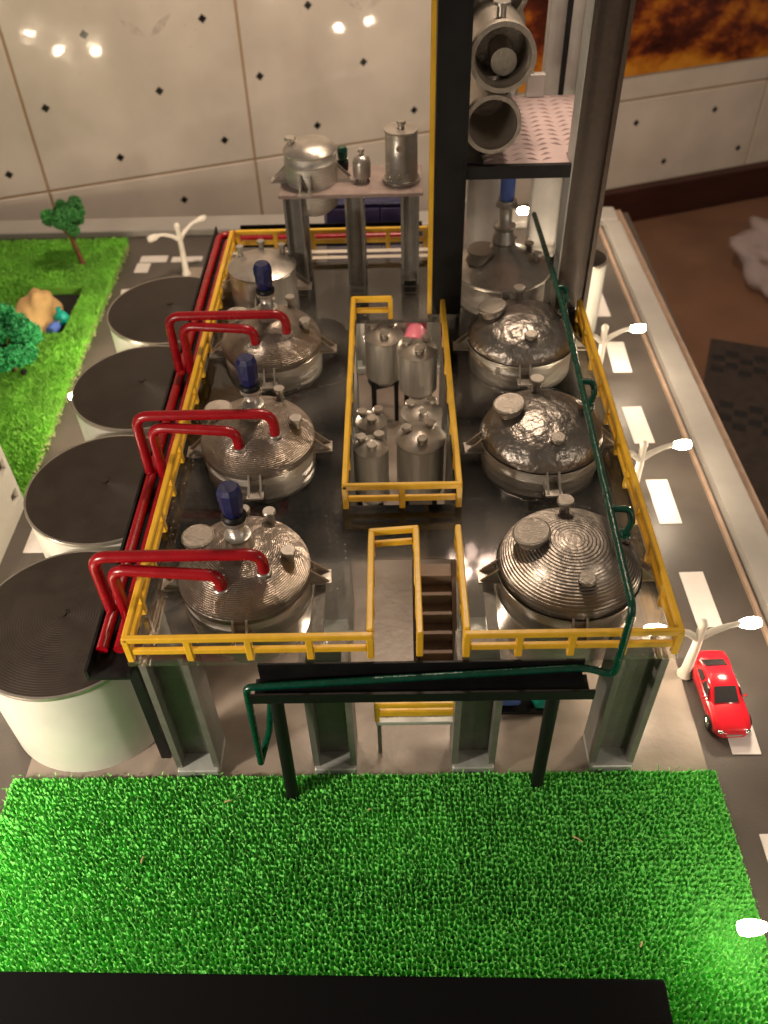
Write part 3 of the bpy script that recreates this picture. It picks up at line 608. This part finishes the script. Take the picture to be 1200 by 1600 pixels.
part('pipe', MB().lathe([[(.115, .017), (.10, .09), (.10, 2.05)]], 28, cap1=True), 'lamp_pipe', t)
for z in (.9, 1.5): part('flange', MB().lathe([[(.12, z), (.12, z+.03)], [(.12, z+.03), (.10, z+.032)]], 28), 'lamp_pipe', t)
# ================================================================== STORAGE TANKS
def storage_tank(loc, label, r=.53, h=.80):
    t = thing('storage_tank', label, 'tank', loc, 0, 'large white storage tanks')
    part('wall', MB().lathe([[(r, .017), (r, h-.025)]], 72), 'tank_white', t)
    part('rim', MB().lathe([[(r+.006, h-.025), (r+.008, h-.012), (r+.006, h)], [(r+.006, h), (r-.008, h+.001)]], 72), 'silver', t)
    pr = []; n = 34
    for i in range(n):
        ra = (r-.008)*(1-i/n); rb = max((r-.008)*(1-(i+1)/n), .001); z = h+.0008+.045*(i/n); z2 = h+.0008+.045*((i+1)/n)
        pr += [[(ra, z), (ra-.2*(ra-rb), z2)], [(ra-.2*(ra-rb), z2), (rb, z2)]]
    part('lid', MB().lathe(pr, 72), 'lid_dark', t)
    part('vent', MB().lathe([[(.024, h+.038), (.022, h+.055)]], 14, cap1=True), 'lid_dark', t)
    if r > .4: part('manway', MB().lathe([[(.085, h+.012), (.085, h+.035)], [(.085, h+.035), (.076, h+.037)]], 24, (.32, -.02, 0), cap1=True), 'lid_dark', t)
    return t
s1 = storage_tank((-1.925, .545, 0), 'large white storage tank at the front left, right beside the green turf')
dup(s1, (-1.94, 1.66, 0), 'white storage tank second from the front in the left row')
dup(s1, (-1.92, 2.78, 0), 'white storage tank third from the front in the left row, by a lit lamp')
dup(s1, (-1.90, 3.87, 0), 'rearmost white storage tank of the left row, before the bare lamp post')
storage_tank((1.74, 4.66, 0), 'white storage tank at the rear right, beside the road behind the tower', .19, .76)
# ================================================================== TRAYS AND PIPES
t = thing('pipe_tray', 'long black pipe tray running along the left side of the platform', 'pipe tray')
TZ = 1.03
part('channel', MB().box(-1.585, -1.392, -.02, 4.75, TZ-.02, TZ).box(-1.60, -1.5855, -.02, 4.75, TZ-.02, TZ+.06).box(-1.3915, -1.38, -.02, 4.75, TZ-.02, TZ+.03), 'black', t)
part('channel', MB().box(-1.379, .25, 4.50, 4.75, TZ-.02, TZ).box(-1.379, .25, 4.7505, 4.765, TZ-.02, TZ+.06), 'black', t)
for y in (.10, 1.5, 2.9, 4.3): part('leg', MB().box(-1.45, -1.395, y, y+.055, .017, TZ-.021), 'black', t)
t = thing('pipe_tray', 'short black pipe tray in front of the stairs, standing on the turf', 'pipe tray')
part('channel', MB().box(-.745, .925, -.130, -.018, .985, 1.0).box(-.765, .945, -.144, -.1305, .965, 1.035).box(-.725, .905, -.0175, -.006, .985, 1.118), 'black', t)
part('leg', MB().cyl((-.64, -.17, .018), (-.645, -.09, .984), .036, n=14), 'black', t); part('leg', MB().cyl((.757, -.115, .018), (.76, -.085, .984), .036, n=14), 'black', t)
for x, y in ((-1.545, 0), (-1.455, 0)):
    d = 0 if x < -1.5 else .09
    tag(link('red_header_pipe', MB().tube([(x, .12, TZ+.045), (x, 4.62-d, TZ+.045), (.2, 4.62-d, TZ+.045)], .031, 12, fil=.1).mesh('red_header_pipe', 'red')), 'red header pipe lying in the left tray, %s one' % ('outer' if d == 0 else 'inner'), 'pipe', 'red header pipes')
for (yc, nm, xr) in ((.53, 'front', -.70), (1.62, 'middle', -.74), (2.71, 'rear', -.755)):
    dz = (0, .03, .025)[('front', 'middle', 'rear').index(nm)]
    y1, y2 = yc-.155, yc-.235
    tag(link('red_pipe', MB().tube([(-1.55, y1, TZ+.06), (-1.55, y1, 1.505+dz), (xr, y1, 1.505+dz), (xr+.005, y1, 1.345)], .031, 14, fil=.09).mesh('red_pipe', 'red')), 'longer red pipe of the %s pair, bending down onto the %s left reactor' % (nm, nm), 'pipe', 'red feed pipes')
    tag(link('red_pipe', MB().tube([(-1.46, y2+.05, TZ+.06), (-1.46, y2+.045, 1.45+dz), (xr-.21, y2, 1.44+dz), (xr-.208, y2, 1.315)], .031, 14, fil=.09).mesh('red_pipe', 'red')), 'shorter red pipe of the %s pair, bending down onto the %s left reactor' % (nm, nm), 'pipe', 'red feed pipes')
gp = thing('green_pipe', 'long dark green pipe above the right domes, dropping into the front tray', 'pipe')
part('run', MB().tube([(1.095, 3.9, 1.55), (1.12, 2.55, 1.55), (1.055, -.05, 1.55), (1.05, -.055, 1.04), (.9, -.035, 1.085), (-.70, -.085, 1.03), (-.785, -.09, 1.03), (-.81, -.06, .24)], .0195, 12, fil=.06), 'green_pipe', gp)
part('return_leg', MB().tube([(-.81, -.06, .24), (-.745, .02, .45), (-.68, .06, .93)], .019, 10), 'green_pipe', gp)
for yc in (.58, 1.67, 2.76):
    part('drop_pipe', MB().tube([(1.06+.02*yc, yc+.03, 1.55), (1.17, yc+.02, 1.555), (1.185, yc-.02, 1.50), (1.17, yc, 1.385)], .019, 10, fil=.05), 'green_pipe', gp)
    part('collar', MB().lathe([[(.03, 0), (.034, .02), (.03, .04)]], 14, (1.17, yc, 1.365), cap0=True, cap1=True), 'green_pipe', gp)
# ================================================================== STREET LAMPS
def street_lamp(loc, rz, label, lit=True, h=.53, bulb='bulb'):
    t = thing('street_lamp', label, 'street lamp', loc, rz, 'white twin arm street lamps')
    part('post', MB().tube([(0, 0, .017), (.0, 0, .06), (.005, 0, h*.6), (.0, 0, h)], .03, 12, rr=[.05, .034, .028, .026]), 'white', t)
    part('finial', MB().ball((0, 0, h), .032, .032, .036, 12, 8), 'white', t)
    for s_ in (-1, 1):
        part('arm', MB().tube([(0, 0, h*.72), (s_*.07, 0, h*.84), (s_*.16, 0, h*.93), (s_*.235, 0, h*.965)], .02, 10, rr=[.024, .022, .018, .017]), 'white', t)
        q = Matrix.Rotation(R(90*s_), 3, 'Y') 
        b = MB().lathe([[(.004, -.015), (.020, 0), (.033, .04), (.036, .09), (.028, .122), (.004, .13)]], 14, (s_*.225, 0, h*.955), q)
        part('lamp_head', b, bulb if lit else 'white', t)
    return t
street_lamp((1.80, .65, 0), R(4), 'lit white street lamp behind the red car')
street_lamp((1.80, 2.30, 0), R(4), 'lit white street lamp beside the middle right reactor')
street_lamp((1.80, 3.85, 0), R(4), 'lit white street lamp beside the third right reactor, near the tower')
street_lamp((1.86, -1.05, 0), R(184), 'lit white street lamp at the lower right corner beside the turf', bulb='bulb_dim')
street_lamp((1.66, 6.15, 0), R(2), 'lit white street lamp at the far edge behind the tower')
street_lamp((-2.30, 4.38, 0), R(40), 'lit white street lamp behind the rearmost white storage tank')
street_lamp((-2.36, 3.26, 0), R(40), 'lit white street lamp between the third and fourth white tanks')
street_lamp((-2.85, -.55, 0), R(10), 'lit white street lamp past the left edge of the turf')
street_lamp((-2.42, 1.12, 0), R(40), 'lit white street lamp hidden between the two front white tanks')
street_lamp((-2.236, 5.858, 0), R(42), 'unlit bare white street lamp near the rear left road marks', False, .56)
# ================================================================== PUMPS
def pump(loc, rz, label, c1, c2, s=1.0):
    t = thing('pump', label, 'pump', loc, rz, 'small model pumps'); S = Matrix.Scale(s, 4)
    part('base', MB().bbox(-.20*s, .20*s, -.075*s, .075*s, .001, .03*s, .004), 'black', t)
    part('motor', MB().lathe([[(.055*s, 0), (.062*s, .01*s), (.062*s, .13*s), (.05*s, .15*s)]], 10, (-.17*s, 0, .10*s), Matrix.Rotation(R(90), 3, 'Y'), True, True), c1, t)
    part('shaft', MB().cyl((-.02*s, 0, .10*s), (.05*s, 0, .10*s), .018*s, n=10), 'silver', t)
    part('casing', MB().lathe([[(.045*s, 0), (.085*s, .02*s), (.085*s, .09*s), (.05*s, .11*s)]], 16, (.05*s, 0, .11*s), Matrix.Rotation(R(90), 3, 'Y'), True, True), c2, t)
    part('outlet', MB().cyl((.10*s, 0, .17*s), (.10*s, 0, .25*s), .03*s, n=12), c2, t)
    return t
pump((.74, .44, .017), 0, 'blue and teal pump on the pavement under the front right reactor', 'blue_light', 'teal')
pump((-3.325, 4.80, .007), R(78), 'blue and teal pump in the lawn pit beside the sandy rock', 'blue_light', 'teal', .85)
pump((.20, 4.45, .017), R(80), 'pink pump seen through the deck beside the black tower column', 'pump_pink', 'pump_pink', 1.6)
pump((.70, 6.0, .017), R(60), 'red pump on the back road behind the tower', 'pump_red', 'pump_red', 1.5)
pump((-.05, 3.85, .017), R(20), 'red pump standing under the deck behind the central opening', 'pump_red', 'pump_red', 1.0)
bx_ = thing('control_cabinet', 'tall navy cabinet on the pavement behind the raised stand, doors coloured as if lit', 'cabinet', (-.25, 5.05, .017))
part('body', MB().bbox(-.38, .38, -.2, .2, 0, 1.22, .02), 'blue', bx_)
for x in (-.36, -.115, .13): part('door', MB().bbox(x, x+.235, -.215, -.2005, .05, 1.17, .006), 'violet', bx_)
# rock
rk = MB().ball((0, 0, 0), 1, 1, 1, 28, 18); vv = []
for v in rk.v:
    d = Vector(v); k = 1+.18*math.sin(3.1*d.x+1.2)*math.cos(2.7*d.y)+.12*math.sin(5.3*d.z+4*d.x)+.06*math.sin(9*d.y+7*d.x)
    vv.append((d.x*.19*k, d.y*.34*k, d.z*.23*k))
rk.v = vv; tag(link('rock', rk.mesh('rock', 'sand'), None, (-3.555, 4.93, .10), R(-12)), 'lumpy sandy rock sitting in the square lawn pit', 'rock')
pb = tag(link('pebble', MB().ball((0, 0, 0), .03, .034, .026, 8, 6).mesh('pebble', 'soil'), None, (-3.40, 3.96, .115)), 'small dark pebble at the foot of the mint green tree', 'pebble')
# ================================================================== TREES
def tree(loc, lean, h, cr, leaf, label, seed, nl):
    rd_ = random.Random(seed); t = thing('tree', label, 'tree', loc, 0, 'model trees on the lawn')
    top = Vector((lean, 0, h)); b = MB().tube([(0, 0, 0), (lean*.3, .0, h*.3), (lean*.75, .0, h*.72), tuple(top)], .02, 8, rr=[.032, .026, .022, .01])
    ends = []
    for k in range(9):
        a = 2*math.pi*k/9+rd_.random(); s0 = Vector((lean*.6, 0, h*(.5+.2*rd_.random()))); e = top+Vector((math.cos(a)*cr*.7, math.sin(a)*cr*.7, rd_.uniform(-.35, .5)*cr)); ends.append(e)
        b.tube([s0, (s0+e)/2+Vector((0, 0, .02)), e], .01, 5, rr=[.014, .009, .005])
    part('trunk', b, 'bark', t); P = []
    cl = [top+Vector((0, 0, cr*.3))]+ends+[top+Vector((rd_.uniform(-1, 1), rd_.uniform(-1, 1), rd_.uniform(-.6, .9)))*cr*.75 for _ in range(12)]
    m_ = MB()
    for i in range(nl):
        c = rd_.choice(cl); v = Vector((rd_.gauss(0, 1), rd_.gauss(0, 1), rd_.gauss(0, 1))).normalized()*cr*.34*rd_.random()**.35; p = c+v
        s_ = cr*rd_.uniform(.035, .075); a, bb = Vector((rd_.gauss(0, 1), rd_.gauss(0, 1), rd_.gauss(0, 1))).normalized(), None; bb = a.orthogonal(); c2 = a.cross(bb)
        m_.add([p+a*s_, p+bb*s_, p-a*s_*.6-bb*s_*.5+c2*s_, p-a*s_*.6-bb*s_*.5-c2*s_], [(0, 1, 2), (0, 2, 3), (0, 3, 1), (1, 3, 2)])
    o = part('crown', m_, leaf, t); return t
tree((-3.36, 5.97, .085), -.07, .52, .20, 'leaf_dark', 'dark green model tree with a bare brown trunk at the lawn corner', 3, 5200)
tree((-3.50, 4.02, .085), -.05, .32, .30, 'leaf_mint', 'mint green bushy model tree at the left edge beside the pit', 5, 7000)
# ================================================================== BUILDING at the left edge
bd = thing('white_building', 'white block building with small square windows at the left edge', 'building')
wy = [1.2, 1.45, 1.62, 1.9, 2.03, 2.19, 2.30, 2.345]; wz = [.0, .12, .22, .42, .52, .72, .82, 1.02, 1.12, 1.3]
wins = [(a, b, c, d) for (a, b) in ((1.45, 1.62), (2.19, 2.30)) for (c, d) in ((.12, .22), (.42, .52), (.72, .82), (1.02, 1.12))]
part('wall', MB().grid_plate(wy, wz, wins, -2.985, -2.94, lambda u, v, t: (t, u, v)), 'building', bd)
part('wall', MB().box(-4.2, -2.986, 1.2, 2.345, 0, 1.3), 'building', bd)
for (a, b, c, d) in wins: part('window', MB().box(-2.984, -2.975, a+.002, b-.002, c+.002, d-.002), 'tread_brown', bd)
part('roof', MB().bbox(-4.22, -2.925, 1.18, 2.36, 1.301, 1.36, .01), 'building', bd)
# ================================================================== CAR
car = thing('red_car', 'glossy red toy car driving towards the viewer on the right road', 'car', (1.955, .47, 0), R(2)); car.scale = (.88, .88, .88)
def loft(st_, m, name, parent):
    b = MB(); n = len(st_[0][1]); vs = [(x, y, z) for y, sec in st_ for x, z in sec]; fs = []
    for i in range(len(st_)-1):
        for k in range(n): fs.append((i*n+k, i*n+(k+1) % n, (i+1)*n+(k+1) % n, (i+1)*n+k))
    b.add(vs, fs, True); b.add(vs[:n], [tuple(range(n-1, -1, -1))]); b.add(vs[-n:], [tuple(range(n))]); return part(name, b, m, parent)
def sec(w_, zb, zs, zt): return [(-w_*.9, zb), (w_*.9, zb), (w_, zb+.02), (w_, zs-.008), (w_*.94, zs+.006), (w_*.6, zt), (0, zt+.004), (-w_*.6, zt), (-w_*.94, zs+.006), (-w_, zs-.008), (-w_, zb+.02)]
body = loft([(-.335, sec(.082, .045, .085, .088)), (-.325, sec(.10, .038, .098, .105)), (-.29, sec(.125, .032, .108, .118)), (-.22, sec(.136, .03, .116, .128)), (-.10, sec(.137, .03, .124, .138)), (.02, sec(.136, .03, .126, .14)), (.15, sec(.139, .03, .132, .144)), (.26, sec(.136, .035, .134, .142)), (.315, sec(.122, .045, .128, .135)), (.332, sec(.098, .055, .112, .12))], 'car_red', 'body', car)
def sec2(w_, zb, zt): return [(-w_, zb), (w_, zb), (w_*.97, zb+(zt-zb)*.35), (w_*.82, zt-.012), (w_*.70, zt-.001), (0, zt+.0005), (-w_*.70, zt-.001), (-w_*.82, zt-.012), (-w_*.97, zb+(zt-zb)*.35)]
loft([(-.135, sec2(.118, .125, .134)), (-.06, sec2(.120, .125, .184)), (-.015, sec2(.121, .125, .206)), (.06, sec2(.121, .125, .214)), (.13, sec2(.119, .125, .204)), (.20, sec2(.113, .125, .172)), (.26, sec2(.104, .125, .140))], 'car_red', 'cabin', car)
def quad(a, b, c, d, off=.0035):
    a, b, c, d = map(Vector, (a, b, c, d)); n_ = (b-a).cross(d-a).normalized(); s_ = [p+n_*off for p in (a, b, c, d)]+[p-n_*.004 for p in (a, b, c, d)]
    return MB().add(s_, [(0, 1, 2, 3), (7, 6, 5, 4), (0, 4, 5, 1), (1, 5, 6, 2), (2, 6, 7, 3), (3, 7, 4, 0)])
part('windscreen', quad((-.084, -.122, .144), (.084, -.122, .144), (.073, -.028, .206), (-.073, -.028, .206)), 'glass_dark', car)
part('rear_window', quad((.080, .222, .165), (-.080, .222, .165), (-.074, .145, .203), (.074, .145, .203)), 'glass_dark', car)
for s_ in (-1, 1):
    a = [(s_*.1195, -.085, .147), (s_*.1195, .04, .147), (s_*.107, .03, .190), (s_*.107, -.03, .190)]; c = [(s_*.1195, .055, .147), (s_*.1165, .165, .147), (s_*.105, .125, .184), (s_*.107, .055, .190)]
    for q in (a, c): part('side_window', quad(*(q if s_ > 0 else q[::-1])), 'glass_dark', car)
    part('headlight', MB().ball((s_*.088, -.318, .096), .026, .018, .013, 10, 6), 'chrome', car)
    part('mirror', MB().ball((s_*.142, -.075, .150), .016, .01, .010, 8, 6), 'car_red', car)
    for y in (-.215, .205):
        wl_ = part('wheel', MB().lathe([[(.034, -.022), (.052, -.02), (.055, 0), (.052, .02), (.034, .022)]], 24, (s_*.124, y, .056), Matrix.Rotation(R(90), 3, 'Y')), 'rubber', car)
        rb = MB().lathe([[(.036, -.018), (.036, .018)]], 20, (s_*.124, y, .056), Matrix.Rotation(R(90), 3, 'Y'), True, True)
        for k in range(5):
            a = 2*math.pi*k/5; rb.tube([(s_*.145, y, .056), (s_*.145, y+.034*math.cos(a), .056+.034*math.sin(a))], .005, 5)
        part('rim', rb, 'chrome', wl_)
part('grille', MB().bbox(-.055, .055, -.3375, -.330, .062, .080, .002), 'chrome', car)
t = thing('petal_lamp', 'small lamp with five glowing petals hanging above, seen mirrored in the deck', 'lamp', (1.2, 6.8, 8.0))
K['petal'] = emit('petal', (1, .70, .56), 4.5)
part('hub', MB().ball((0, 0, 0), .09, .09, .05), 'black', t)
for k in range(5):
    M_ = Matrix.Rotation(2*math.pi*k/5+.35, 4, 'Z') @ Matrix.Translation((.27, 0, 0)); part('petal', MB().ball((0, 0, 0), .17, .085, .03, 14, 6, M_.to_3x3()), 'petal', t, loc=M_.translation)
# ================================================================== FOREGROUND SLAB AND FLOOR THINGS
tag(link('black_slab', MB().bbox(-2.9, 1.235, -2.05, -1.165, .10, .20, .012).mesh('black_slab', 'black_slab'), None, (0, 0, 0), R(-1.1)), 'plain matt black slab lying across the front edge of the turf', 'slab')
bg_ = MB().ball((0, 0, 0), 1, 1, 1, 40, 26); vv = []
for v in bg_.v:
    d = Vector(v); k = 1+.22*math.sin(4*d.x+2*d.y)*math.sin(5*d.z+3*d.x)+.16*abs(math.sin(7*d.x-6*d.y+3*d.z))+.1*abs(math.sin(13*d.y+9*d.z+5*d.x))
    vv.append((d.x*.68*k, d.y*.85*k, d.z*.36*k))
bg_.v = vv
tag(link('plastic_bag', bg_.mesh('plastic_bag', 'bag'), None, (5.75, 8.55, ZF+.30), R(20)), 'crumpled greyish clear plastic bag on the brown floor', 'bag')
t = thing('floor_mat', 'dark mat with rows of black checks on the floor beside the model', 'mat', (4.55, 5.6, ZF), R(-20))
part('cloth', MB().bbox(-.9, 1.3, -2.4, 1.3, .001, .02, .005), 'mat_dark', t)
for y0 in (.55, -.55):
    for i in range(12):
        for j in range(4):
            if (i+j) % 2 == 0: part('check', MB().bbox(-.85+i*.17, -.85+i*.17+.15, y0+j*.13, y0+j*.13+.115, .02, .028, .003), 'mat_check', t)
